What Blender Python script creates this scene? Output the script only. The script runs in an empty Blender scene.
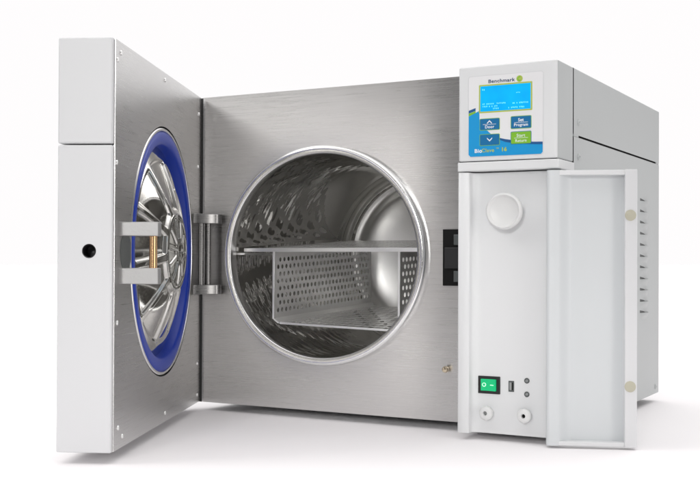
import bpy, bmesh, math, random
from mathutils import Vector, Matrix
random.seed(7)
S = 0.01                                    # everything below is written in centimetres
scn = bpy.context.scene
COL = scn.collection
PI = math.pi

# ------------------------------------------------------------------ materials
def newmat(name):
    m = bpy.data.materials.new(name); m.use_nodes = True
    return m, m.node_tree.nodes, m.node_tree.links, m.node_tree.nodes['Principled BSDF']

def paint(name, col, rough=0.4, bump=0.02, scale=900.0, var=0.03, metal=0.0, coat=0.0, bdist=0.0004, spec=0.5):
    m, n, l, b = newmat(name)
    tc = n.new('ShaderNodeTexCoord')
    n1 = n.new('ShaderNodeTexNoise'); n1.inputs['Scale'].default_value = 6; n1.inputs['Detail'].default_value = 5
    l.new(tc.outputs['Object'], n1.inputs['Vector'])
    mx = n.new('ShaderNodeMix'); mx.data_type = 'RGBA'
    mx.inputs['A'].default_value = (*[c*(1-var) for c in col], 1)
    mx.inputs['B'].default_value = (*[min(1, c*(1+var)) for c in col], 1)
    l.new(n1.outputs['Fac'], mx.inputs['Factor']); l.new(mx.outputs['Result'], b.inputs['Base Color'])
    n2 = n.new('ShaderNodeTexNoise'); n2.inputs['Scale'].default_value = scale; n2.inputs['Detail'].default_value = 2
    l.new(tc.outputs['Object'], n2.inputs['Vector'])
    bp = n.new('ShaderNodeBump'); bp.inputs['Strength'].default_value = bump; bp.inputs['Distance'].default_value = bdist
    l.new(n2.outputs['Fac'], bp.inputs['Height']); l.new(bp.outputs['Normal'], b.inputs['Normal'])
    rr = n.new('ShaderNodeMapRange'); rr.inputs['To Min'].default_value = rough*0.9; rr.inputs['To Max'].default_value = rough*1.1
    l.new(n1.outputs['Fac'], rr.inputs['Value']); l.new(rr.outputs['Result'], b.inputs['Roughness'])
    b.inputs['Metallic'].default_value = metal
    b.inputs['Coat Weight'].default_value = coat
    b.inputs['Specular IOR Level'].default_value = spec
    return m

def brushed(name, col, rough=0.3, aniso=0.8, streak=0.12, fine=2600.0):
    """horizontally brushed stainless sheet: UV u runs along the brushing"""
    m, n, l, b = newmat(name)
    uv = n.new('ShaderNodeUVMap'); uv.uv_map = 'UVMap'
    def stretched(sx, sy, detail):
        mp = n.new('ShaderNodeMapping'); mp.inputs['Scale'].default_value = (sx, sy, 1)
        l.new(uv.outputs['UV'], mp.inputs['Vector'])
        t = n.new('ShaderNodeTexNoise'); t.inputs['Scale'].default_value = 1; t.inputs['Detail'].default_value = detail
        t.inputs['Roughness'].default_value = 0.65
        l.new(mp.outputs['Vector'], t.inputs['Vector']); return t
    t1 = stretched(14, fine, 3); t2 = stretched(12, 1300, 4); t3 = stretched(7, 9, 3)
    a = n.new('ShaderNodeMath'); a.operation = 'ADD'; l.new(t1.outputs['Fac'], a.inputs[0]); l.new(t2.outputs['Fac'], a.inputs[1])
    r = n.new('ShaderNodeMapRange'); r.inputs['From Min'].default_value = 0.55; r.inputs['From Max'].default_value = 1.45
    l.new(a.outputs[0], r.inputs['Value'])
    mx = n.new('ShaderNodeMix'); mx.data_type = 'RGBA'
    mx.inputs['A'].default_value = (*[c*(1-streak) for c in col], 1); mx.inputs['B'].default_value = (*[min(1, c*(1+streak)) for c in col], 1)
    l.new(r.outputs['Result'], mx.inputs['Factor']); l.new(mx.outputs['Result'], b.inputs['Base Color'])
    rr = n.new('ShaderNodeMapRange'); rr.inputs['To Min'].default_value = rough*0.62; rr.inputs['To Max'].default_value = rough*1.45
    mm = n.new('ShaderNodeMath'); mm.operation = 'ADD'
    ms = n.new('ShaderNodeMath'); ms.operation = 'MULTIPLY'; ms.inputs[1].default_value = 0.6
    l.new(r.outputs['Result'], ms.inputs[0]); l.new(ms.outputs[0], mm.inputs[0])
    ms2 = n.new('ShaderNodeMath'); ms2.operation = 'MULTIPLY'; ms2.inputs[1].default_value = 0.4
    l.new(t3.outputs['Fac'], ms2.inputs[0]); l.new(ms2.outputs[0], mm.inputs[1])
    l.new(mm.outputs[0], rr.inputs['Value']); l.new(rr.outputs['Result'], b.inputs['Roughness'])
    bp = n.new('ShaderNodeBump'); bp.inputs['Strength'].default_value = 0.12; bp.inputs['Distance'].default_value = 0.0002
    l.new(a.outputs[0], bp.inputs['Height']); l.new(bp.outputs['Normal'], b.inputs['Normal'])
    tg = n.new('ShaderNodeTangent'); tg.direction_type = 'UV_MAP'; tg.uv_map = 'UVMap'
    l.new(tg.outputs['Tangent'], b.inputs['Tangent'])
    b.inputs['Anisotropic'].default_value = aniso; b.inputs['Anisotropic Rotation'].default_value = 0.25
    b.inputs['Metallic'].default_value = 1.0
    return m

def emissive(name, col, ecol, strength, rough=0.25):
    m, n, l, b = newmat(name)
    tc = n.new('ShaderNodeTexCoord'); t = n.new('ShaderNodeTexNoise'); t.inputs['Scale'].default_value = 40
    l.new(tc.outputs['Object'], t.inputs['Vector'])
    mr = n.new('ShaderNodeMapRange'); mr.inputs['From Min'].default_value = 0.3; mr.inputs['From Max'].default_value = 0.7; mr.inputs['To Min'].default_value = strength*0.78; mr.inputs['To Max'].default_value = strength*1.12
    l.new(t.outputs['Fac'], mr.inputs['Value']); l.new(mr.outputs['Result'], b.inputs['Emission Strength'])
    b.inputs['Base Color'].default_value = (*col, 1); b.inputs['Emission Color'].default_value = (*ecol, 1)
    b.inputs['Roughness'].default_value = rough
    return m

M = {}
M['white'] = paint('white_powder_coat', (0.745, 0.755, 0.762), 0.42, 0.05, 1500)
M['door_white'] = paint('white_powder_coat_door', (0.72, 0.727, 0.738), 0.40, 0.05, 1500)
M['side_grey'] = paint('pale_grey_coat_flank_shade', (0.515, 0.537, 0.538), 0.42, 0.06, 1500)  # body side coat; on the white column flank it stands in for shade
M['white_inner'] = paint('white_moulded_plastic', (0.66, 0.685, 0.697), 0.45, 0.03, 700)
M['knob_white'] = paint('white_knob_plastic', (0.72, 0.725, 0.72), 0.38, 0.03, 500)
M['steel'] = brushed('brushed_stainless', (0.650, 0.643, 0.637), 0.29, 0.82, 0.12)
M['steel_dark'] = brushed('brushed_hinge_steel', (0.30, 0.297, 0.292), 0.28, 0.5, 0.12)
M['polished'] = paint('polished_steel', (0.90, 0.90, 0.895), 0.21, 0.02, 300, 0.03, 1.0)
M['chamber'] = paint('chamber_steel', (0.62, 0.612, 0.59), 0.035, 0.05, 160, 0.06, 1.0, bdist=0.0008)
M['dish'] = paint('dished_end_steel', (0.70, 0.695, 0.68), 0.37, 0.10, 70, 0.06, 1.0, bdist=0.0006)
M['lid'] = paint('pressed_lid_steel', (0.70, 0.69, 0.66), 0.075, 0.05, 120, 0.05, 1.0, bdist=0.0006)
M['perforated'] = paint('perforated_steel', (0.84, 0.835, 0.82), 0.25, 0.04, 400, 0.05, 0.62)
M['wire'] = paint('steel_edge_strip', (0.90, 0.90, 0.89), 0.38, 0.03, 400, 0.03, 1.0)
M['cast'] = paint('matt_cast_steel', (0.45, 0.447, 0.443), 0.5, 0.25, 500, 0.06, 0.85)
M['brass'] = paint('brass', (0.86, 0.55, 0.30), 0.24, 0.04, 300, 0.06, 1.0)
M['gasket'] = paint('blue_silicone', (0.004, 0.034, 0.36), 0.38, 0.04, 400, 0.08)
M['black'] = paint('black_plastic', (0.012, 0.012, 0.013), 0.4, 0.05, 600)
M['dark'] = paint('dark_gap', (0.012, 0.012, 0.012), 0.9, 0.05, 600, spec=0.1)
M['grey'] = paint('grey_plastic', (0.30, 0.31, 0.31), 0.4, 0.05, 600)
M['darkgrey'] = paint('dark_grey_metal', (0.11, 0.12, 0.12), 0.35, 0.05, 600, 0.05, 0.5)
M['rubber'] = paint('rubber', (0.03, 0.03, 0.03), 0.8, 0.1, 500)
M['slot'] = paint('louvre_shadow_gap', (0.10, 0.105, 0.105), 0.6, 0.05, 600)
M['felt'] = paint('felt_pad', (0.52, 0.50, 0.40), 0.8, 0.4, 1800, 0.12)
M['overlay'] = paint('overlay_film', (0.80, 0.80, 0.81), 0.30, 0.01, 300, 0.01)
M['edge_shade'] = paint('panel_edge_shade', (0.68, 0.69, 0.70), 0.4, 0.01, 300, 0.01)
M['pin'] = paint('pin_metal', (0.62, 0.53, 0.40), 0.22, 0.04, 300, 0.06, 1.0)
M['blue'] = paint('overlay_blue', (0.012, 0.31, 0.66), 0.32, 0.01, 300, 0.02)
M['navy'] = paint('overlay_navy', (0.018, 0.10, 0.28), 0.32, 0.01, 300, 0.02)
M['btn'] = paint('overlay_button_blue', (0.010, 0.155, 0.36), 0.32, 0.01, 300, 0.02)
M['green'] = paint('overlay_green', (0.22, 0.50, 0.035), 0.32, 0.01, 300, 0.02)
M['lime'] = paint('overlay_lime', (0.45, 0.55, 0.11), 0.32, 0.01, 300, 0.02)
M['ink_white'] = paint('overlay_white_ink', (0.85, 0.88, 0.90), 0.35, 0.01, 300, 0.01)
M['ink_navy'] = paint('overlay_navy_ink', (0.012, 0.05, 0.13), 0.35, 0.01, 300, 0.01)
M['lcd'] = emissive('lcd_blue', (0.0, 0.12, 0.35), (0.0, 0.43, 1.0), 0.92)
M['lcd_px'] = emissive('lcd_pixels', (0.1, 0.4, 0.6), (0.12, 0.75, 1.0), 0.9)
M['rocker'] = emissive('green_rocker', (0.0, 0.35, 0.12), (0.0, 0.60, 0.24), 0.42)
M['rocker_mark'] = emissive('rocker_mark', (0.5, 0.8, 0.6), (0.4, 0.95, 0.65), 0.7)
M['floor'] = paint('white_sweep', (0.955, 0.935, 0.94), 0.9, 0.02, 200, 0.004, spec=0.0)

# ------------------------------------------------------------------ mesh helpers
def uvbox(bm, frame=None):
    uvl = bm.loops.layers.uv.new('UVMap')
    for f in bm.faces:
        n = f.normal
        for lp in f.loops:
            c = lp.vert.co
            if frame: u = c.dot(frame)
            else: u = c.x if abs(n.y) >= abs(n.x) else c.y
            v = c.z if abs(n.z) < 0.8 else c.y
            lp[uvl].uv = (u, v)

def obj(name, bm, mats, parent=None, smooth=False, bevel=0.0, seg=2, frame=None, solid=0.0, angle=40, offs=None):
    if not isinstance(mats, (list, tuple)): mats = [mats]
    bm.normal_update()
    uvbox(bm, frame)
    me = bpy.data.meshes.new(name); bm.to_mesh(me); bm.free()
    for m in mats: me.materials.append(m)
    if smooth:
        for p in me.polygons: p.use_smooth = True
        me.set_sharp_from_angle(angle=math.radians(angle))
    o = bpy.data.objects.new(name, me); COL.objects.link(o)
    if parent is not None:
        o.parent = parent; o.matrix_parent_inverse = parent.matrix_world.inverted()
    if solid:
        md = o.modifiers.new('Solidify', 'SOLIDIFY'); md.thickness = solid*S; md.offset = 0
    if bevel:
        md = o.modifiers.new('Bevel', 'BEVEL'); md.width = bevel*S; md.segments = seg; md.limit_method = 'ANGLE'
        md.angle_limit = math.radians(40); md.harden_normals = False
        for p in me.polygons: p.use_smooth = True
        me.set_sharp_from_angle(angle=math.radians(70))
    return o

class Frame:
    """local (a, b, c) centimetres -> world metres"""
    def __init__(s, o, a, b, c): s.o, s.a, s.b, s.c = Vector(o), Vector(a), Vector(b), Vector(c)
    def __call__(s, a, b, c): return (s.o + s.a*a + s.b*b + s.c*c)*S
W = Frame((0, 0, 0), (1, 0, 0), (0, 1, 0), (0, 0, 1))

def add_box(bm, F, a0, a1, b0, b1, c0, c1, mi=0):
    v = [bm.verts.new(F(a, b, c)) for a in (a0, a1) for b in (b0, b1) for c in (c0, c1)]
    for q in ((0, 1, 3, 2), (4, 6, 7, 5), (0, 4, 5, 1), (2, 3, 7, 6), (0, 2, 6, 4), (1, 5, 7, 3)):
        f = bm.faces.new([v[i] for i in q]); f.material_index = mi
    bmesh.ops.recalc_face_normals(bm, faces=bm.faces[:])

def box(F, *a):
    bm = bmesh.new(); add_box(bm, F, *a); return bm

def prism(F, pts, c0, c1):
    """closed plan polygon (a, b) extruded along c"""
    bm = bmesh.new()
    lo = [bm.verts.new(F(a, b, c0)) for a, b in pts]; hi = [bm.verts.new(F(a, b, c1)) for a, b in pts]
    n = len(pts)
    for i in range(n): bm.faces.new((lo[i], lo[(i+1) % n], hi[(i+1) % n], hi[i]))
    bm.faces.new(lo[::-1]); bm.faces.new(hi)
    bmesh.ops.recalc_face_normals(bm, faces=bm.faces[:]); return bm

def lathe(F, prof, seg=96, sa=1.0, bm=None, mi=0):
    """profile (r, h): r in the a-c plane, h along b; open ends unless r == 0"""
    bm = bm or bmesh.new(); rings = []
    for r, h in prof:
        if r < 1e-6: rings.append([bm.verts.new(F(0, h, 0))])
        else: rings.append([bm.verts.new(F(sa*r*math.cos(2*PI*i/seg), h, r*math.sin(2*PI*i/seg))) for i in range(seg)])
    for A, B in zip(rings[:-1], rings[1:]):
        for i in range(seg):
            j = (i+1) % seg
            q = [A[i % len(A)], A[j % len(A)], B[j % len(B)], B[i % len(B)]]
            u = []
            for v in q:
                if v not in u: u.append(v)
            if len(u) > 2:
                f = bm.faces.new(u); f.material_index = mi
    bmesh.ops.recalc_face_normals(bm, faces=bm.faces[:]); return bm

def rect_hole(F, a0, a1, c0, c1, b, ca, cc, ra, rc, depth=0.0, n=128, bm=None):
    """flat rectangle in the a-c plane at height b with an elliptical hole, lips going back by depth"""
    bm = bm or bmesh.new()
    angs = [2*PI*i/n for i in range(n)] + [math.atan2(c-cc, a-ca) % (2*PI) for a in (a0, a1) for c in (c0, c1)]
    angs = sorted(set(round(x, 6) for x in angs))
    inn, out, bk = [], [], []
    for t in angs:
        dx, dz = math.cos(t), math.sin(t)
        k = 1e9
        if dx > 1e-9: k = min(k, (a1-ca)/dx)
        if dx < -1e-9: k = min(k, (a0-ca)/dx)
        if dz > 1e-9: k = min(k, (c1-cc)/dz)
        if dz < -1e-9: k = min(k, (c0-cc)/dz)
        e = 1/math.sqrt((dx/ra)**2 + (dz/rc)**2)
        out.append(bm.verts.new(F(ca+k*dx, b, cc+k*dz))); inn.append(bm.verts.new(F(ca+e*dx, b, cc+e*dz)))
        if depth: bk.append(bm.verts.new(F(ca+e*dx, b+depth, cc+e*dz)))
    m = len(angs)
    for i in range(m):
        j = (i+1) % m
        bm.faces.new((inn[i], inn[j], out[j], out[i]))
        if depth: bm.faces.new((inn[i], inn[j], bk[j], bk[i]))
    return bm

def rrect(a0, a1, c0, c1, r, k=6):
    pts = []
    for (ca, cc, t0) in ((a1-r, c1-r, 0), (a0+r, c1-r, PI/2), (a0+r, c0+r, PI), (a1-r, c0+r, 1.5*PI)):
        for i in range(k+1):
            t = t0 + PI/2*i/k; pts.append((ca+r*math.cos(t), cc+r*math.sin(t)))
    return pts

def sheet(F, pts, b0, b1):
    """outline in the a-c plane, extruded along b"""
    G = Frame(F.o, F.a, F.c, F.b)
    return prism(G, pts, b0, b1)

def perf(F, a0, a1, c0, c1, pa, pc, rad, radc=None, k=10, edge=0.5):
    """perforated sheet in the a-c plane (b = 0): staggered round holes"""
    bm = bmesh.new()
    na = max(1, round((a1-a0-2*edge)/pa)); nc = max(1, round((c1-c0-2*edge)/pc))
    wa, wc = (a1-a0-2*edge)/na, (c1-c0-2*edge)/nc
    def quad(x0, x1, y0, y1):
        if x1-x0 < 1e-5 or y1-y0 < 1e-5: return
        bm.faces.new([bm.verts.new(F(x, 0, y)) for x, y in ((x0, y0), (x1, y0), (x1, y1), (x0, y1))])
    quad(a0, a1, c0, c0+edge); quad(a0, a1, c1-edge, c1)
    for j in range(nc):
        y0 = c0+edge+j*wc; y1 = y0+wc; cy = (y0+y1)/2
        sh = 0.5*wa if j % 2 else 0.0
        cols = na-1 if j % 2 else na
        xs = a0+edge+sh
        quad(a0, xs, y0, y1); quad(xs+cols*wa, a1, y0, y1)
        for i in range(cols):
            x0 = xs+i*wa; x1 = x0+wa; cx = (x0+x1)/2
            inn, out = [], []
            for t in range(k):
                th = 2*PI*(t+0.5)/k; d, e = math.cos(th), math.sin(th)
                q = min(abs((x1-cx)/d), abs((y1-cy)/e))
                inn.append(bm.verts.new(F(cx+rad*d, 0, cy+(radc or rad)*e)))
                out.append((cx+q*d, cy+q*e))
            # corners of the cell are added between the octagon rays
            ov = [bm.verts.new(F(x, 0, y)) for x, y in out]
            cor = {}
            for (x, y, th) in ((x1, y1, math.atan2(wc, wa)), (x0, y1, PI-math.atan2(wc, wa)), (x0, y0, PI+math.atan2(wc, wa)), (x1, y0, 2*PI-math.atan2(wc, wa))):
                idx = int(math.floor(th/(2*PI/k)-0.5)) % k
                cor[idx] = bm.verts.new(F(x, 0, y))
            for t in range(k):
                u = (t+1) % k
                if t in cor: bm.faces.new((inn[t], ov[t], cor[t], ov[u], inn[u]))
                else: bm.faces.new((inn[t], ov[t], ov[u], inn[u]))
    bmesh.ops.remove_doubles(bm, verts=bm.verts[:], dist=1e-6)
    bmesh.ops.recalc_face_normals(bm, faces=bm.faces[:])
    return bm

def text(name, body, F, a, c, size, mat, parent, align='LEFT', bold=0.0, b=0.0, sx=1.0, shear=0.0, space=1.08):
    cu = bpy.data.curves.new(name, 'FONT'); cu.body = body; cu.size = size*S; cu.align_x = align
    cu.extrude = 0.00006; cu.offset = bold*S; cu.resolution_u = 4; cu.space_character = space; cu.shear = shear
    o = bpy.data.objects.new(name, cu); COL.objects.link(o)
    dg = bpy.context.evaluated_depsgraph_get(); dg.update()
    me = bpy.data.meshes.new_from_object(o.evaluated_get(dg))
    bpy.data.objects.remove(o); bpy.data.curves.remove(cu)
    fx, fb, fz = F.a, F.b, F.c
    org = F(a, b, c)
    for v in me.vertices:
        v.co = org + fx*v.co.x*sx + fz*v.co.y - fb*v.co.z
    me.name = name
    me.materials.clear(); me.materials.append(mat)
    o = bpy.data.objects.new(name, me); COL.objects.link(o)
    o.parent = parent; o.matrix_parent_inverse = parent.matrix_world.inverted()
    return o

# ------------------------------------------------------------------ setting
GZ = -0.98
bm = bmesh.new()
v = [bm.verts.new(W(x, y, GZ)) for x, y in ((-3000, -64), (110, -64), (110, 9000), (-3000, 9000))]
bm.faces.new(v)
g = obj('ground', bm, M['floor']); g['kind'] = 'structure'

# ------------------------------------------------------------------ the autoclave
auto = bpy.data.objects.new('autoclave', None); COL.objects.link(auto)
auto.location = W(22.6, 16.0, GZ); auto.empty_display_size = 0.1
bpy.context.view_layer.update()
auto['label'] = 'white benchtop steam autoclave with its steel chamber door swung open and a blue control display'
auto['category'] = 'autoclave'

XR = 45.23; D = 36.17; XL = 34.95; YC = -4.77; H = 36.0; ZB = 0.05
PLX = 34.9
CX, CZ = 16.55, 17.27; EX = 1.06            # chamber mouth
# housing
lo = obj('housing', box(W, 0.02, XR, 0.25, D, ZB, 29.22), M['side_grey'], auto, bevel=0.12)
# open the front of the housing behind the steel plate so the chamber can sit inside it
bmh = bmesh.new(); bmh.from_mesh(lo.data)
bmh.faces.ensure_lookup_table()
ff = [f for f in bmh.faces if f.normal.y < -0.9]
bmesh.ops.delete(bmh, geom=ff, context='FACES'); bmh.to_mesh(lo.data); bmh.free()
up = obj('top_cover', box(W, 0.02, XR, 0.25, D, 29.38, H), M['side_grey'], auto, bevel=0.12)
bmh = bmesh.new(); bmh.from_mesh(up.data)
ff = [f for f in bmh.faces if f.normal.y < -0.9 or f.normal.z < -0.9]
bmesh.ops.delete(bmh, geom=ff, context='FACES'); bmh.to_mesh(up.data); bmh.free()
bm = bmesh.new()
add_box(bm, W, XR-0.3, XR-0.12, 1.9, 34.6, 29.0, 29.6)
obj('seam_backing', bm, M['dark'], auto)
for y0, y1 in ((0.3, 1.9), (34.6, D-0.2)):
    obj('seam_bridge', box(W, XR-0.32, XR-0.012, y0, y1, 29.2, 29.4), M['side_grey'], auto)

# front plate with the chamber mouth
ORX, ORZ = 12.1*EX, 12.1
bm = rect_hole(W, 0.0, PLX, ZB-0.1, H, 0.0, CX, CZ, 12.0*EX, 12.0, 0.3)
plate = obj('front_plate', bm, M['steel'], auto)
obj('hinge_gap_shade', box(W, -1.3, 0.0, -0.02, 0.5, ZB-0.1, H-0.05), M['rubber'], auto)  # added dark strip, keeps background light out of the hinge gap

FC = Frame((CX, 0, CZ), (1, 0, 0), (0, 1, 0), (0, 0, 1))
# polished rim of the chamber
prof = [(12.25, 0.3), (12.25, -0.45), (12.2, -0.7), (12.1, -0.84), (12.0, -0.9), (11.9, -0.92), (11.42, -0.80), (11.35, -0.74), (11.32, -0.6), (11.34, 0.4), (11.5, 0.7)]
obj('chamber_rim', lathe(FC, prof, 160, EX), M['polished'], auto, smooth=True, angle=60)
# vessel: wall with two pressed beads and a dished end
prof = [(11.5, 0.3), (11.52, 0.9)] + [(11.52, y) for y in [0.9+0.12*i for i in range(1, 194)]]
prof += [(11.52, 24.2), (11.3, 24.5), (11.22, 24.9), (11.3, 25.3), (11.5, 25.6), (11.5, 26.1), (11.22, 26.4), (11.12, 26.8), (11.0, 27.2), (10.7, 27.45)]
bm = lathe(FC, prof, 432, EX)
for vtx in bm.verts:                          # fine ring ripples of the spun wall, front part, fading out up to the right
    q = vtx.co/S - Vector((CX, 0, CZ))
    if 0.5 < q.y < 24.0:
        th = math.atan2(q.z, q.x/EX)
        wgt = min(1.0, max(0.12, 0.55+0.9*math.cos(th-math.radians(195))))*(1-0.85*max(0.0, min(1.0, (q.y-13.0)/3.0)))
        k = 0.0085*wgt*math.sin(2*PI*q.y/1.42)*(0.8+0.2*math.cos(46*th))
        r = math.hypot(q.x/EX, q.z); f = (r+k)/r
        vtx.co = W(CX+q.x*f, q.y, CZ+q.z*f)
vessel = obj('chamber', bm, M['chamber'], auto, smooth=True, angle=60)
prof = [(10.7, 27.45), (10.2, 27.55), (9.9, 27.8)]
for i in range(1, 13):
    t = PI/2*i/12; prof.append((9.7*math.cos(t), 28.0+2.6*math.sin(t)) if i < 12 else (0, 30.6))
obj('dished_end', lathe(FC, prof, 160, EX), M['dish'], vessel, smooth=True, angle=60)
# support rails welded to the chamber wall
bm = box(W, 4.05, 5.3, 1.0, 26.0, 17.35, 17.6)
obj('shelf_rail', bm, M['wire'], auto, bevel=0.05)
bm = box(W, 27.8, 28.75, 1.0, 26.0, 17.35, 17.6)
obj('shelf_rail', bm, M['wire'], auto, bevel=0.05)

# latch slot beside the column and a small brass stop pin
bm = bmesh.new()
add_box(bm, W, 31.25, 34.6, -0.16, 0.1, 14.15, 20.05)
slot = obj('latch_slot', bm, M['dark'], auto, bevel=0.04)
for z0, z1 in ((18.4, 19.5), (14.55, 15.7)):
    obj('latch_plate', box(W, 32.55, 34.3, -0.32, -0.1, z0, z1), M['darkgrey'], slot, bevel=0.05)
bm = bmesh.new(); add_box(bm, W, 31.55, 34.3, -0.42, -0.1, 15.95, 18.15)
obj('latch_bolt', bm, M['black'], slot, bevel=0.06)
FK = Frame((31.75, 0, 5.42), (1, 0, 0), (0, 1, 0), (0, 0, 1))
obj('stop_pin', lathe(FK, [(0.2, 0.1), (0.2, -0.3), (0.34, -0.36), (0.36, -0.55), (0.28, -0.75), (0, -0.82)], 24), M['pin'], auto, smooth=True)

# hinge: two dark lugs and twin pins
def lug(z0, z1):
    pts = [(2.6, 0.0), (3.05, -0.35), (3.05, -0.95), (2.85, -1.2), (2.1, -1.9), (1.75, -3.3), (1.5, -3.75), (1.28, -3.3), (0.95, -2.3), (0.9, -1.2), (1.0, -0.5), (1.1, 0.0)]
    return prism(W, pts, z0, z1)
hg = obj('hinge', lug(20.98, 22.1), M['steel_dark'], auto, bevel=0.06)
obj('hinge', lug(12.75, 13.85), M['steel_dark'], auto, bevel=0.06)
for (x, y, r, nm) in ((1.55, -2.35, 0.3, 'hinge_pin'), (1.75, -1.3, 0.36, 'hinge_pin')):
    FP = Frame((x, y, 0), (1, 0, 0), (0, 0, 1), (0, 1, 0))
    obj(nm, lathe(FP, [(0, 12.9), (r, 12.9), (r, 21.9), (0, 21.9)], 20), M['steel_dark'], auto, smooth=True)

# feet
def foot(x, y):
    FP = Frame((x, y, 0), (1, 0, 0), (0, 0, 1), (0, 1, 0))
    return obj('foot', lathe(FP, [(0, ZB+0.05), (1.5, ZB+0.05), (1.5, GZ+0.2), (1.35, GZ), (0, GZ)], 32), M['rubber'], auto, smooth=True)
for x, y in ((7, 12), (38, 12), (7, 31), (38, 31)): foot(x, y)

# ------------------------------------------------------------------ control column
pts = [(XL, 0.1), (XL, YC+0.3), (XL+0.08, YC+0.08), (XL+0.3, YC), (XR-0.3, YC)]
for i in range(1, 7):
    t = PI/2*i/6; pts.append((XR-0.3+0.3*math.sin(t), YC+0.3-0.3*math.cos(t)))
pts += [(XR, 0.1)]
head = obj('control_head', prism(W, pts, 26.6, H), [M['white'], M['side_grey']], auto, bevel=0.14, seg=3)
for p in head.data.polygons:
    if p.normal.x > 0.8: p.material_index = 1            # white column flank: its side shade is put into a darker grey
obj('header_strip', box(W, XL-0.02, XR+0.16, YC-0.08, 0.05, 25.62, 26.52), M['white'], auto, bevel=0.1)
obj('header_gap', box(W, XL+0.12, XR-0.12, YC+0.12, 0.0, 26.4, 26.7), M['dark'], auto)
YR = -3.75
pts = [(XL, 0.1), (XL, YC+0.12), (XL+0.12, YC), (36.08, YC), (36.2, YC+0.1), (36.22, -4.25)]
for i in range(1, 7):
    t = PI/2*i/6; pts.append((36.22+1.1*(1-math.cos(t)), -4.25+0.5*math.sin(t)))
pts += [(44.12, YR), (44.12, 0.1)]
obj('lower_cover', prism(W, pts, -0.28, 25.5), M['white'], auto, bevel=0.03, seg=1)
# strip of column side between body and head
obj('column_side', box(W, 43.9, XR-0.02, YC+1.2, 0.05, -0.1, 25.6), M['side_grey'], auto)

FR = Frame((0, YR, 0), (1, 0, 0), (0, 1, 0), (0, 0, 1))   # recessed panel
def onpanel(x, z): return Frame((x, YR, z), (1, 0, 0), (0, 1, 0), (0, 0, 1))
# filler knob
prof = [(1.25, 0.05), (1.25, -0.5), (1.55, -0.62), (1.72, -0.8), (1.76, -1.05), (1.70, -1.22), (1.56, -1.28), (1.44, -1.22), (1.36, -1.10), (1.30, -1.06), (0.6, -1.0), (0, -0.98)]
prof = [(r*1.02, h*1.25) for r, h in prof]
obj('filler_cap', lathe(onpanel(39.95, 21.6), prof, 72, 1.05), M['knob_white'], auto, smooth=True, angle=50)
# power switch
sw = obj('power_switch', box(W, 36.8, 39.12, YR-0.12, YR+0.1, 3.62, 5.36), M['black'], auto, bevel=0.06)
bm = bmesh.new()
pr_ = [(37.16, YR-0.1), (37.16, YR-0.32), (37.9, YR-0.2), (38.75, YR-0.42), (38.75, YR-0.1)]
bm = prism(W, pr_, 3.92, 5.08)
obj('rocker', bm, M['rocker'], sw, bevel=0.04)
FSw = Frame((37.52, YR-0.29, 4.52), (1, 0.16, 0), (0, 1, 0), (0, 0, 1))
obj('symbol', lathe(FSw, [(0.20, 0.02), (0.20, -0.01), (0.13, -0.01), (0.13, 0.02)], 20), M['rocker_mark'], sw)
obj('symbol', box(W, 38.2, 38.55, YR-0.41, YR-0.30, 4.48, 4.55), M['rocker_mark'], sw)
# usb port
us = obj('usb_port', box(W, 39.98, 40.56, YR-0.05, YR+0.1, 3.95, 5.02), M['darkgrey'], auto, bevel=0.03)
obj('contact', box(W, 40.1, 40.32, YR-0.09, YR, 4.12, 4.86), M['grey'], us, bevel=0.02)
obj('slot', box(W, 40.33, 40.46, YR-0.065, YR, 4.12, 4.86), M['dark'], us)
for z in (5.12, 3.8):
    j = obj('indicator', lathe(onpanel(41.88, z), [(0.27, 0.05), (0.27, -0.06), (0.2, -0.09), (0.15, -0.07)], 24), M['darkgrey'], auto, smooth=True)
    obj('lens', lathe(onpanel(41.88, z), [(0.16, -0.02), (0.1, -0.06), (0, -0.07)], 16), M['grey'], j, smooth=True)
# two hose knobs
for (x, z, hole) in ((37.9, 1.78, 'grey'), (41.85, 1.78, 'dark')):
    bm = bmesh.new(); F = onpanel(x, z); seg = 48
    prof = [(0.45, 0.05), (0.45, -0.3), (0.60, -0.36), (0.70, -0.46), (0.72, -0.75), (0.66, -0.92), (0.5, -1.0), (0.24, -1.02), (0.2, -0.95), (0.2, -0.7)]
    lathe(F, prof, seg, 1.0, bm)
    for vtx in bm.verts:                     # shallow finger flutes
        d = (vtx.co - F(0, 0, 0))/S
        r = math.hypot(d.x, d.z)
        if r > 0.58:
            k = 1 - 0.035*(0.5+0.5*math.cos(10*math.atan2(d.z, d.x)))
            vtx.co = F(d.x*k, d.y, d.z*k)
    kb = obj('drain_knob', bm, M['knob_white'], auto, smooth=True, angle=50)
    obj('bore', lathe(F, [(0.2, -0.72), (0, -0.72)], 16), M[hole], kb)

# ------------------------------------------------------------------ keypad overlay
FH = Frame((0, YC, 0), (1, 0, 0), (0, 1, 0), (0, 0, 1))
pr0 = obj('panel_edge_shade', sheet(FH, rrect(36.05, 43.86, 26.97, 35.02, 0.28), -0.02, 0.05), M['edge_shade'], auto)  # grey rim stands in for the shadow line round the overlay
ov = obj('control_panel', sheet(FH, rrect(36.12, 43.78, 27.04, 34.95, 0.22), -0.05, 0.05), M['overlay'], auto)
L1, L2, L3, L4 = -0.052, -0.064, -0.076, -0.088
def flat(name, pts, b, mat, parent):
    return obj(name, sheet(FH, pts, b-0.010, b+0.004), mat, parent)
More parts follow.
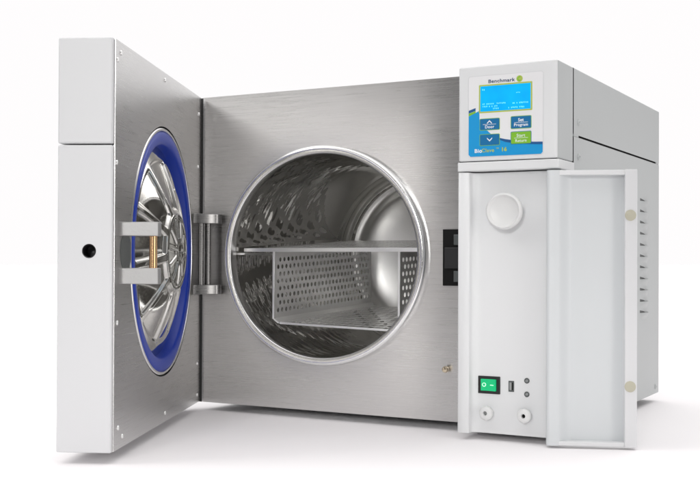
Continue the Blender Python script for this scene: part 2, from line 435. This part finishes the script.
# blue swoosh: left band and rising foot
low = [(36.12+0.0, 27.25), (36.32, 27.04), (43.6, 27.04), (43.78, 27.22), (43.78, 27.98), (42.8, 28.02), (41.2, 28.14), (40.0, 28.36), (39.3, 28.62), (38.6, 29.1), (38.1, 29.55), (37.55, 29.9), (37.28, 30.4), (37.25, 31.55), (36.12, 31.05)]
flat('blue_band', low, L1, M['blue'], ov)
nav = [(43.78, 28.2), (43.78, 27.96), (42.8, 28.0), (41.2, 28.12), (40.0, 28.34), (39.2, 28.66), (39.2, 28.82), (40.0, 28.62), (41.2, 28.42), (42.8, 28.24)]
flat('navy_band', nav, L2, M['navy'], ov)
flat('green_band', [(36.12, 31.32), (36.12, 31.07), (36.85, 31.36), (36.85, 31.55)], L1, M['green'], ov)
flat('navy_band', [(36.12, 31.62), (36.12, 31.34), (36.85, 31.57), (36.85, 31.85)], L1, M['navy'], ov)
text('lettering', 'Bio', FH, 36.75, 27.42, 0.52, M['ink_white'], ov, bold=0.012, b=L3, sx=1.1)
text('lettering', 'Clave', FH, 37.50, 27.44, 0.50, M['lime'], ov, bold=0.006, b=L3, sx=1.1)
text('lettering', '\u2122', FH, 39.0, 27.6, 0.34, M['lime'], ov, b=L3)
text('lettering', '16', FH, 39.55, 27.47, 0.52, M['lime'], ov, bold=0.02, b=L3, sx=1.1)
text('lettering', 'Benchmark', FH, 38.17, 34.22, 0.47, M['ink_navy'], ov, bold=0.012, b=L1, sx=1.2)
FB = Frame((41.42, YC, 34.42), (1, 0, 0), (0, 1, 0), (0, 0, 1))
bm = bmesh.new(); lathe(FB, [(0.32, -0.05), (0.32, -0.062), (0.0, -0.062)], 32, 1.0, bm)
obj('emblem', bm, M['lime'], ov)
bm = bmesh.new()                              # open ring drawn on the emblem
for i in range(16):
    t0, t1 = [math.radians(55+260*k/16) for k in (i, i+1)]
    q = [FB(r*math.cos(t), -0.070, r*math.sin(t)) for r, t in ((0.12, t0), (0.22, t0), (0.22, t1), (0.12, t1))]
    bm.faces.new([bm.verts.new(p) for p in q])
obj('emblem_ring', bm, M['green'], ov)
# display
fr = obj('display', sheet(FH, rrect(37.2, 42.72, 31.3, 34.08, 0.08), L1-0.012, 0.0), M['lime'], auto)
obj('screen', sheet(FH, rrect(37.36, 42.56, 31.45, 33.93, 0.04), L2-0.012, L2+0.004), M['lcd'], fr)
bm = bmesh.new()
rnd = random.Random(3)
def dash(x0, z0, n, w=0.11, h=0.16, gap=0.05):
    x = x0
    for i in range(n):
        if rnd.random() > 0.15:
            zz = z0+rnd.choice((0, 0, 0.02)); ww = w*rnd.uniform(0.6, 1.0)
            bm.faces.new([bm.verts.new(FH(a, L2-0.016, c)) for a, c in ((x, zz), (x+ww, zz), (x+ww, zz+h), (x, zz+h))])
        x += w+gap
dash(37.55, 33.5, 2); dash(37.55, 33.2, 2); dash(41.1, 33.05, 3, 0.1, 0.08)
dash(37.6, 32.1, 18, 0.09, 0.13, 0.045); dash(37.6, 31.85, 14, 0.09, 0.13, 0.045)
dash(40.6, 32.02, 13, 0.09, 0.14, 0.045); dash(38.7, 31.6, 4); dash(40.3, 31.6, 12, 0.1, 0.14, 0.04)
obj('segments', bm, M['lcd_px'], fr)
# keys
def key(a0, a1, c0, c1, mat, rim, label):
    k = obj('button', sheet(FH, rrect(a0-0.05, a1+0.05, c0-0.05, c1+0.05, 0.12), L2-0.012, 0.0), rim, auto)
    k['label'] = label
    obj('key_face', sheet(FH, rrect(a0, a1, c0, c1, 0.09), L3-0.012, L3+0.004), mat, k)
    return k
def rule(k, a0, a1, c):
    obj('rule', box(FH, a0, a1, L4-0.012, L4, c-0.018, c+0.018), M['ink_white'], k)
def chev(k, a, c, s, up):
    d = 1 if up else -1; t = 0.09
    pts = [(a-s, c-d*s*0.45), (a, c+d*s*0.55), (a+s, c-d*s*0.45), (a+s-0.0, c-d*(s*0.45+t*1.3)), (a, c+d*(s*0.55-t*1.5)), (a-s, c-d*(s*0.45+t*1.3))]
    obj('arrow', sheet(FH, pts, L4-0.012, L4), M['ink_white'], k)
k1 = key(37.34, 39.36, 29.64, 30.70, M['btn'], M['green'], 'blue key with an up arrow over the word Door')
chev(k1, 38.33, 30.43, 0.25, True); rule(k1, 37.65, 39.02, 30.16)
text('lettering', 'Door', FH, 38.34, 29.78, 0.41, M['ink_white'], k1, 'CENTER', 0.008, L4)
k2 = key(37.34, 39.36, 28.12, 29.16, M['btn'], M['green'], 'blue key with a down arrow')
chev(k2, 38.35, 28.62, 0.27, False)
k3 = key(40.58, 42.6, 29.62, 30.76, M['btn'], M['green'], 'blue key reading Set over Program')
text('lettering', 'Set', FH, 41.58, 30.28, 0.42, M['ink_white'], k3, 'CENTER', 0.010, L4)
rule(k3, 40.9, 42.3, 30.17); text('lettering', 'Program', FH, 41.59, 29.82, 0.39, M['ink_white'], k3, 'CENTER', 0.008, L4)
k4 = key(40.58, 42.6, 28.12, 29.26, M['green'], M['btn'], 'green key reading Start over Return')
text('lettering', 'Start', FH, 41.58, 28.78, 0.42, M['ink_white'], k4, 'CENTER', 0.004, L4)
rule(k4, 40.9, 42.3, 28.67); text('lettering', 'Return', FH, 41.59, 28.28, 0.39, M['ink_white'], k4, 'CENTER', 0.004, L4)

# ------------------------------------------------------------------ small access door, folded open to the right
A0 = Vector((44.45, -5.42, 0)); A1 = Vector((52.22, -2.35, 0))
dv = (A1-A0).normalized(); nv = Vector((dv.y, -dv.x, 0))      # nv points to the viewer side (open face)
LW = (A1-A0).length
FA = Frame(A0, dv, nv, (0, 0, 1))
Z0, Z1 = -0.72, 25.42; T = 1.25
ad = obj('access_door', box(FA, 0.0, LW, -T, -T+0.2, Z0, Z1), M['white_inner'], auto, bevel=0.05)
pts = [(0.0, -T+0.1), (0.0, -0.25), (0.12, -0.06), (0.32, 0.0), (0.85, -0.02)]
for i in range(1, 7):
    t = PI/2*i/6; pts.append((0.85+1.5*t/(PI/2), -0.02-(T-0.22)*(0.5-0.5*math.cos(2*t))))
pts.append((2.35, -T+0.1))
obj('hinge_edge', prism(FA, pts, Z0+0.01, Z1-0.01), M['white_inner'], ad, smooth=True, angle=50)
obj('rim', box(FA, 0.3, LW-0.9, -T+0.05, -0.12, Z1-0.48, Z1-0.02), M['white'], ad, bevel=0.05)
obj('rim', box(FA, 0.3, LW-0.9, -T+0.05, -0.12, Z0+0.02, Z0+0.42), M['white'], ad, bevel=0.05)
obj('lip', box(FA, LW-1.12, LW+0.02, -T-0.02, 0.0, Z0-0.01, Z1+0.01), M['door_white'], ad, bevel=0.06)
for z in (21.1, 5.0):
    FF = Frame(A0+dv*(LW-0.62)+Vector((0, 0, z)), dv, -nv, (0, 0, 1))
    obj('felt_pad', lathe(FF, [(0.52, 0.0), (0.52, -0.06), (0.46, -0.1), (0, -0.1)], 32), M['felt'], ad, smooth=True)

# ------------------------------------------------------------------ screws and louvres on the side
def screw_bm(F, r):
    return lathe(F, [(r, 0.02), (r, -0.05), (r*0.8, -0.12), (r*0.35, -0.15), (r*0.3, -0.09), (0, -0.09)], 20)
for y, z in ((1.85, 30.7), (1.85, 27.25), (34.3, 0.95)):
    F = Frame((XR, y, z), (0, 1, 0), (-1, 0, 0), (0, 0, 1))
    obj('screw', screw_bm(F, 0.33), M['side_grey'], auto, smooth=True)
first = None
for i in range(11):
    if first is None:
        bm = bmesh.new(); y0, y1, z = 26.4, 30.5, 24.1
        P = lambda dx, y, zz: bm.verts.new(W(XR+dx, y, zz))
        def hood(t, q):                     # scoop pressed out of the sheet, open along its upper front corner
            return 0.30*ss_(0.0, 0.55, t)*(1-ss_(0.72, 1.0, t))*ss_(0.0, 0.85, 1-q)
        def ss_(a, b, x):
            x = max(0, min(1, (x-a)/(b-a))); return x*x*(3-2*x)
        n1, n2 = 14, 6
        G = [[P(0.004+hood(k/n1, q/n2), y0+(y1-y0)*k/n1, z-0.02*0-0.85*q/n2) for q in range(n2+1)] for k in range(n1+1)]
        for k in range(n1):
            for q in range(n2):
                bm.faces.new((G[k][q], G[k+1][q], G[k+1][q+1], G[k][q+1]))
        bmesh.ops.recalc_face_normals(bm, faces=bm.faces[:])
        T_ = [P(0.006, y0+0.1, z+0.33), P(0.006, y0+1.7, z+0.19), P(0.006, y0+2.7, z+0.02), P(0.006, y0+0.1, z-0.03)]
        f = bm.faces.new(T_[::-1]); f.material_index = 1
        first = obj('vent_louvre', bm, [M['side_grey'], M['slot']], auto, smooth=True, angle=45)
    else:
        o = first.copy(); COL.objects.link(o); o.location.z = first.location.z - i*1.352*S

# ------------------------------------------------------------------ the swung door
ang = math.radians(65.43)
Ud = Vector((math.cos(ang), -math.sin(ang), 0)); Nd = Vector((math.sin(ang), math.cos(ang), 0))
FD = Frame((-0.034, -0.376, 0), Ud, Nd, (0, 0, 1))     # a along the door, b out of its inner face, c up
WD, TD = 34.91, 4.955
LU, LZ = 16.98, 17.59
def shell(z0, z1):
    bm = bmesh.new(); add_box(bm, FD, 0.05, WD, -TD, -0.12, z0, z1); return bm
door = obj('door', shell(0.0, 26.66), M['door_white'], auto, bevel=0.14, seg=3)
# cut the lid well and the round key hole
def cutter(bmc):
    me = bpy.data.meshes.new('cut'); bmesh.ops.recalc_face_normals(bmc, faces=bmc.faces[:]); bmc.to_mesh(me); bmc.free()
    o = bpy.data.objects.new('cut', me); COL.objects.link(o); return o
def boolean(o, c):
    md = o.modifiers.new('Cut', 'BOOLEAN'); md.operation = 'DIFFERENCE'; md.object = c; md.solver = 'EXACT'
    dg = bpy.context.evaluated_depsgraph_get(); dg.update()
    me = bpy.data.meshes.new_from_object(o.evaluated_get(dg))
    old = o.data; o.modifiers.clear(); o.data = me; me.name = old.name
    bpy.data.objects.remove(c)
cover = obj('door_top_cover', shell(26.78, H), M['door_white'], door, bevel=0.14, seg=3)
FWell = Frame(FD.o+FD.a*LU+FD.c*LZ, FD.a, FD.b, FD.c)
for o in (door, cover):
    boolean(o, cutter(lathe(FWell, [(0, 1), (13.2, 1), (13.2, -3.2), (0, -3.2)], 96)))
FKey = Frame(FD.o+FD.a*WD+FD.b*(-2.13)+FD.c*17.46, FD.b, FD.a, FD.c)
boolean(door, cutter(lathe(FKey, [(0, 0.5), (0.55, 0.5), (0.55, -1.6), (0, -1.6)], 40)))
obj('key_hole', lathe(FKey, [(0.62, 0.0), (0.60, 0.03), (0.545, 0.02), (0.535, -0.1), (0.53, -1.2), (0.2, -1.4), (0, -1.4)], 40), M['black'], door, smooth=True)
# steel inner panel
bm = rect_hole(FD, 0.0, WD-0.42, 0.06, H-0.06, 0.0, LU, LZ, 12.78, 12.78, -1.2)
panel = obj('inner_panel', bm, M['steel'], door, frame=Ud)
bm = bmesh.new(); add_box(bm, FD, WD-0.42, WD-0.415, -0.12, 0.0, 0.06, H-0.06)
obj('panel_edge', bm, M['steel'], door)
bm = lathe(FWell, [(13.0, -1.15), (12.75, -1.2), (10.0, -1.5), (0, -1.6)], 96)
obj('well', bm, M['dark'], door, smooth=True)
# lid rim, gasket, pressed lid
obj('lid_rim', lathe(FWell, [(12.62, -1.1), (12.62, -0.06), (12.52, 0.03), (12.34, 0.03), (12.28, -0.05), (12.28, -0.8)], 128), M['polished'], door, smooth=True)
obj('gasket', lathe(FWell, [(12.27, -0.9), (12.27, -0.12), (12.17, 0.02), (11.9, 0.08), (11.35, 0.05), (11.05, -0.02), (10.9, -0.2), (10.82, -1.3)], 128), M['gasket'], door, smooth=True, angle=50)
def ss(a, b, x):
    t = max(0, min(1, (x-a)/(b-a))); return t*t*(3-2*t)
bm = bmesh.new(); nr, nt, NP = 84, 360, 10
rows = []
for i in range(nr+1):
    r = 10.85*(1-i/nr); row = []
    for j in range(nt if i < nr else 1):
        th = 2*PI*j/nt
        # crown
        q = r/10.85
        h = -1.05 + 2.75*(1-q*q)**1.15 if q < 1 else -1.05
        # radial pressed pockets, separated by straight ribs
        pht = ((th*NP/(2*PI)+0.25) % 1.0)-0.5
        across = abs(pht)*2*PI/NP*r                # distance from pocket centre line
        half = PI/NP*r-0.24
        m_ = ss(0.0, 0.35, half-across)*ss(4.1, 4.5, r)*(1-ss(9.0, 9.5, r))
        h -= 0.30*m_
        # inner pockets of the hub rosette
        ph2 = ((th*NP/(2*PI)+0.75) % 1.0)-0.5
        ac2 = abs(ph2)*2*PI/NP*r; hf2 = PI/NP*r-0.16
        h -= 0.20*ss(0.0, 0.22, hf2-ac2)*ss(1.25, 1.5, r)*(1-ss(3.3, 3.6, r))
        h += 0.16*(1-ss(0.7, 0.95, r))             # centre boss
        h += 0.10*math.exp(-((r-3.85)/0.16)**2)    # ring bead
        row.append(bm.verts.new(FWell(r*math.cos(th), h, r*math.sin(th))))
    rows.append(row)
for A, B in zip(rows[:-1], rows[1:]):
    for j in range(nt):
        k = (j+1) % nt
        if len(B) == 1: bm.faces.new((A[j], A[k], B[0]))
        else: bm.faces.new((A[j], A[k], B[k], B[j]))
bmesh.ops.recalc_face_normals(bm, faces=bm.faces[:])
lid = obj('lid', bm, M['lid'], door, smooth=True, angle=80)
# catch: two cast arms with a brass roller between
for z0, z1 in ((18.82, 20.06), (14.58, 16.0)):
    obj('latch_arm', box(FD, 32.0, 33.2, -0.05, 3.5, z0, z1), M['cast'], door, bevel=0.07)
FRo = Frame(FD.o+FD.a*32.55+FD.b*2.9, FD.a, FD.c, FD.b)
obj('roller', lathe(FRo, [(0, 15.9), (0.36, 15.9), (0.36, 18.9), (0, 18.9)], 32), M['brass'], door, smooth=True)
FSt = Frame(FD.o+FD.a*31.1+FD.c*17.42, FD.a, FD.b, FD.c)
obj('arm_reflection_disc', lathe(FSt, [(1.75, -0.02), (1.75, 0.02), (1.6, 0.03), (0, 0.03)], 48), M['darkgrey'], door, smooth=True)  # dark disc painted in for the mirrored image of latch arms and roller
# panel screws
for u, z in ((32.94, 35.0), (33.95, 34.2), (17.3, 35.2), (1.2, 33.85), (1.45, 27.65), (34.0, 25.2), (33.6, 11.2), (1.4, 4.6), (1.35, 0.95), (16.5, 0.93), (31.9, 1.02), (33.2, 1.95)):
    F = Frame(FD.o+FD.a*u+FD.c*z, FD.a, -FD.b, FD.c)
    obj('screw', lathe(F, [(0.22, 0.02), (0.22, -0.04), (0.17, -0.10), (0, -0.13)], 16), M['wire'], door, smooth=True)

# ------------------------------------------------------------------ perforated rack inside the chamber
rack = bpy.data.objects.new('instrument_rack', None); COL.objects.link(rack)
rack.location = W(17.0, 14.5, 9.3); rack.empty_display_size = 0.1
bpy.context.view_layer.update()
rack['label'] = 'perforated stainless shelf with a hanging tray standing inside the round steel chamber'
rack['category'] = 'instrument rack'
Y0, Y1 = 1.9, 26.0
TL = 0.047                                   # the rack leans up slightly towards the back
FT = Frame((0, 0, 18.0-0.062*Y0), (1, 0, 0), (0, 0, -1), (0, 1, 0.062))
shf = obj('shelf', perf(FT, 5.3, 28.1, Y0, Y1-0.5, 1.15, 2.3, 0.40, 0.86), M['perforated'], rack, solid=0.04)
obj('front_edge', box(W, 4.75, 28.4, Y0-0.2, Y0+0.02, 17.72, 18.16), M['wire'], shf, bevel=0.04)
FL = Frame((8.85, 0, -TL*Y0), (0, 1, TL), (1, 0, 0), (0, 0, 1))
sp = obj('side_panel', perf(FL, Y0, Y1, 9.95, 17.7, 0.88, 0.82, 0.265), M['perforated'], rack, solid=0.03)
obj('front_edge', box(W, 8.72, 8.98, Y0-0.12, Y0+0.08, 9.92, 17.72), M['wire'], sp, bevel=0.03)
FL2 = Frame((25.15, 0, -TL*Y0), (0, 1, TL), (1, 0, 0), (0, 0, 1))
sp = obj('side_panel', perf(FL2, Y0, Y1, 9.7, 17.7, 0.88, 0.82, 0.265), M['perforated'], rack, solid=0.03)
obj('front_edge', box(W, 25.02, 25.28, Y0-0.12, Y0+0.08, 9.6, 17.72), M['wire'], sp, bevel=0.03)
dz = (9.1-9.5)/(24.5-9.9)
FTr = Frame((9.75, 0, 9.5-TL*Y0), Vector((1, 0, dz)), (0, 0, -1), (0, 1, TL))
tr = obj('tray', perf(FTr, 0, 15.2, Y0, Y1, 1.05, 1.9, 0.37, 0.72), M['perforated'], rack, solid=0.03)
bm = bmesh.new()
e0, e1 = FTr(0, 0.14, 0)/S, FTr(15.2, 0.14, 0)/S
add_box(bm, FTr, 0, 15.2, -0.1, 0.14, Y0-0.1, Y0+0.06)
obj('front_edge', bm, M['wire'], tr, bevel=0.03)
bm = prism(Frame((0, 0, -TL*Y0), (1, 0, 0), (0, 0, 1), (0, 1, TL)), [(8.8, 9.98), (8.92, 10.0), (9.5, 9.58), (9.76, 9.56), (9.75, 9.42), (9.4, 9.44), (8.8, 9.86)], Y0, Y1)
obj('corner_fold', bm, M['perforated'], tr)
obj('side_panel', prism(Frame((0, 0, -TL*Y0), (1, 0, 0), (0, 0, 1), (0, 1, TL)), [(24.9, 9.05), (25.0, 9.15), (25.25, 9.7), (25.1, 9.75)], Y0, Y1), M['perforated'], rack)

# ------------------------------------------------------------------ light
w = bpy.data.worlds.new('World'); scn.world = w; w.use_nodes = True
n, l = w.node_tree.nodes, w.node_tree.links
bg = n['Background']
tc = n.new('ShaderNodeTexCoord'); sx = n.new('ShaderNodeSeparateXYZ'); l.new(tc.outputs['Generated'], sx.inputs[0])
def rng(src, f0, f1, t0, t1, smooth=True):
    m = n.new('ShaderNodeMapRange'); m.interpolation_type = 'SMOOTHSTEP' if smooth else 'LINEAR'
    m.inputs['From Min'].default_value = f0; m.inputs['From Max'].default_value = f1
    m.inputs['To Min'].default_value = t0; m.inputs['To Max'].default_value = t1
    l.new(src, m.inputs['Value']); return m.outputs['Result']
def math_(op, a, b):
    m = n.new('ShaderNodeMath'); m.operation = op
    for i, s in enumerate((a, b)):
        if isinstance(s, (int, float)): m.inputs[i].default_value = s
        else: l.new(s, m.inputs[i])
    return m.outputs[0]
back = math_('MULTIPLY', rng(sx.outputs['Y'], 0.15, 0.6, 0.0, 1.0), rng(sx.outputs['X'], 0.35, 0.85, 1.0, 0.15))   # white sweep behind the machine
left = rng(sx.outputs['X'], -0.95, -0.35, 0.42, 0.16)          # studio sides: lighter on the left
hor = math_('MAXIMUM', back, left)
zen = rng(sx.outputs['Z'], 0.45, 0.97, 0.0, 1.52)             # brightened zenith, added for soft overhead light
tot = math_('ADD', hor, zen)
l.new(tot, bg.inputs['Strength'])
bg.inputs['Color'].default_value = (0.997, 0.982, 0.986, 1)

def area(name, loc, target, sx_, sy_, energy, col=(1, 1, 1), spread=PI):
    d = bpy.data.lights.new(name, 'AREA'); d.shape = 'RECTANGLE'; d.size = sx_; d.size_y = sy_; d.energy = energy; d.color = col
    o = bpy.data.objects.new(name, d); COL.objects.link(o); o.location = loc
    o.rotation_euler = (Vector(target)-Vector(loc)).to_track_quat('-Z', 'Y').to_euler()
    d.spread = spread
    return o
area('key_light', (-1.2, -1.3, 1.6), (0.3, 0, 0.18), 0.8, 0.8, 10, (1.0, 0.985, 0.97))
area('fill_light', (0.5, -1.5, 0.62), (0.17, 0.06, 0.20), 0.65, 0.65, 0.46, (1.0, 0.99, 0.98), math.radians(18))
area('strip_light', (2.2, -0.75, 0.36), (0.1, -0.1, 0.16), 0.5, 1.2, 8.0, (1.0, 0.97, 0.945))

# ------------------------------------------------------------------ camera
cam = bpy.data.cameras.new('camera'); co = bpy.data.objects.new('camera', cam); COL.objects.link(co)
fw = Vector((-0.47610898, 0.87934654, 0.00836056)); rt = Vector((0.87938623, 0.47609072, 0.00418107)); upv = Vector((0.000303778, -0.0093428, 0.9999563))
R = Matrix((rt, upv, -fw)).transposed().to_4x4()
co.matrix_world = Matrix.Translation(Vector((78.16395843, -104.51631441, 16.68789902))*S) @ R
cam.sensor_width = 36; cam.lens = 36*1087.4547/700; cam.shift_x = -12.33/700
cam.clip_start = 0.01; cam.clip_end = 500
scn.camera = co

scn.view_settings.view_transform = 'Standard'; scn.view_settings.look = 'None'
scn.view_settings.exposure = 0; scn.view_settings.gamma = 1
scn.cycles.max_bounces = 16; scn.cycles.glossy_bounces = 10; scn.cycles.diffuse_bounces = 5
scn.cycles.sample_clamp_indirect = 6
scn.cycles.use_denoising = True
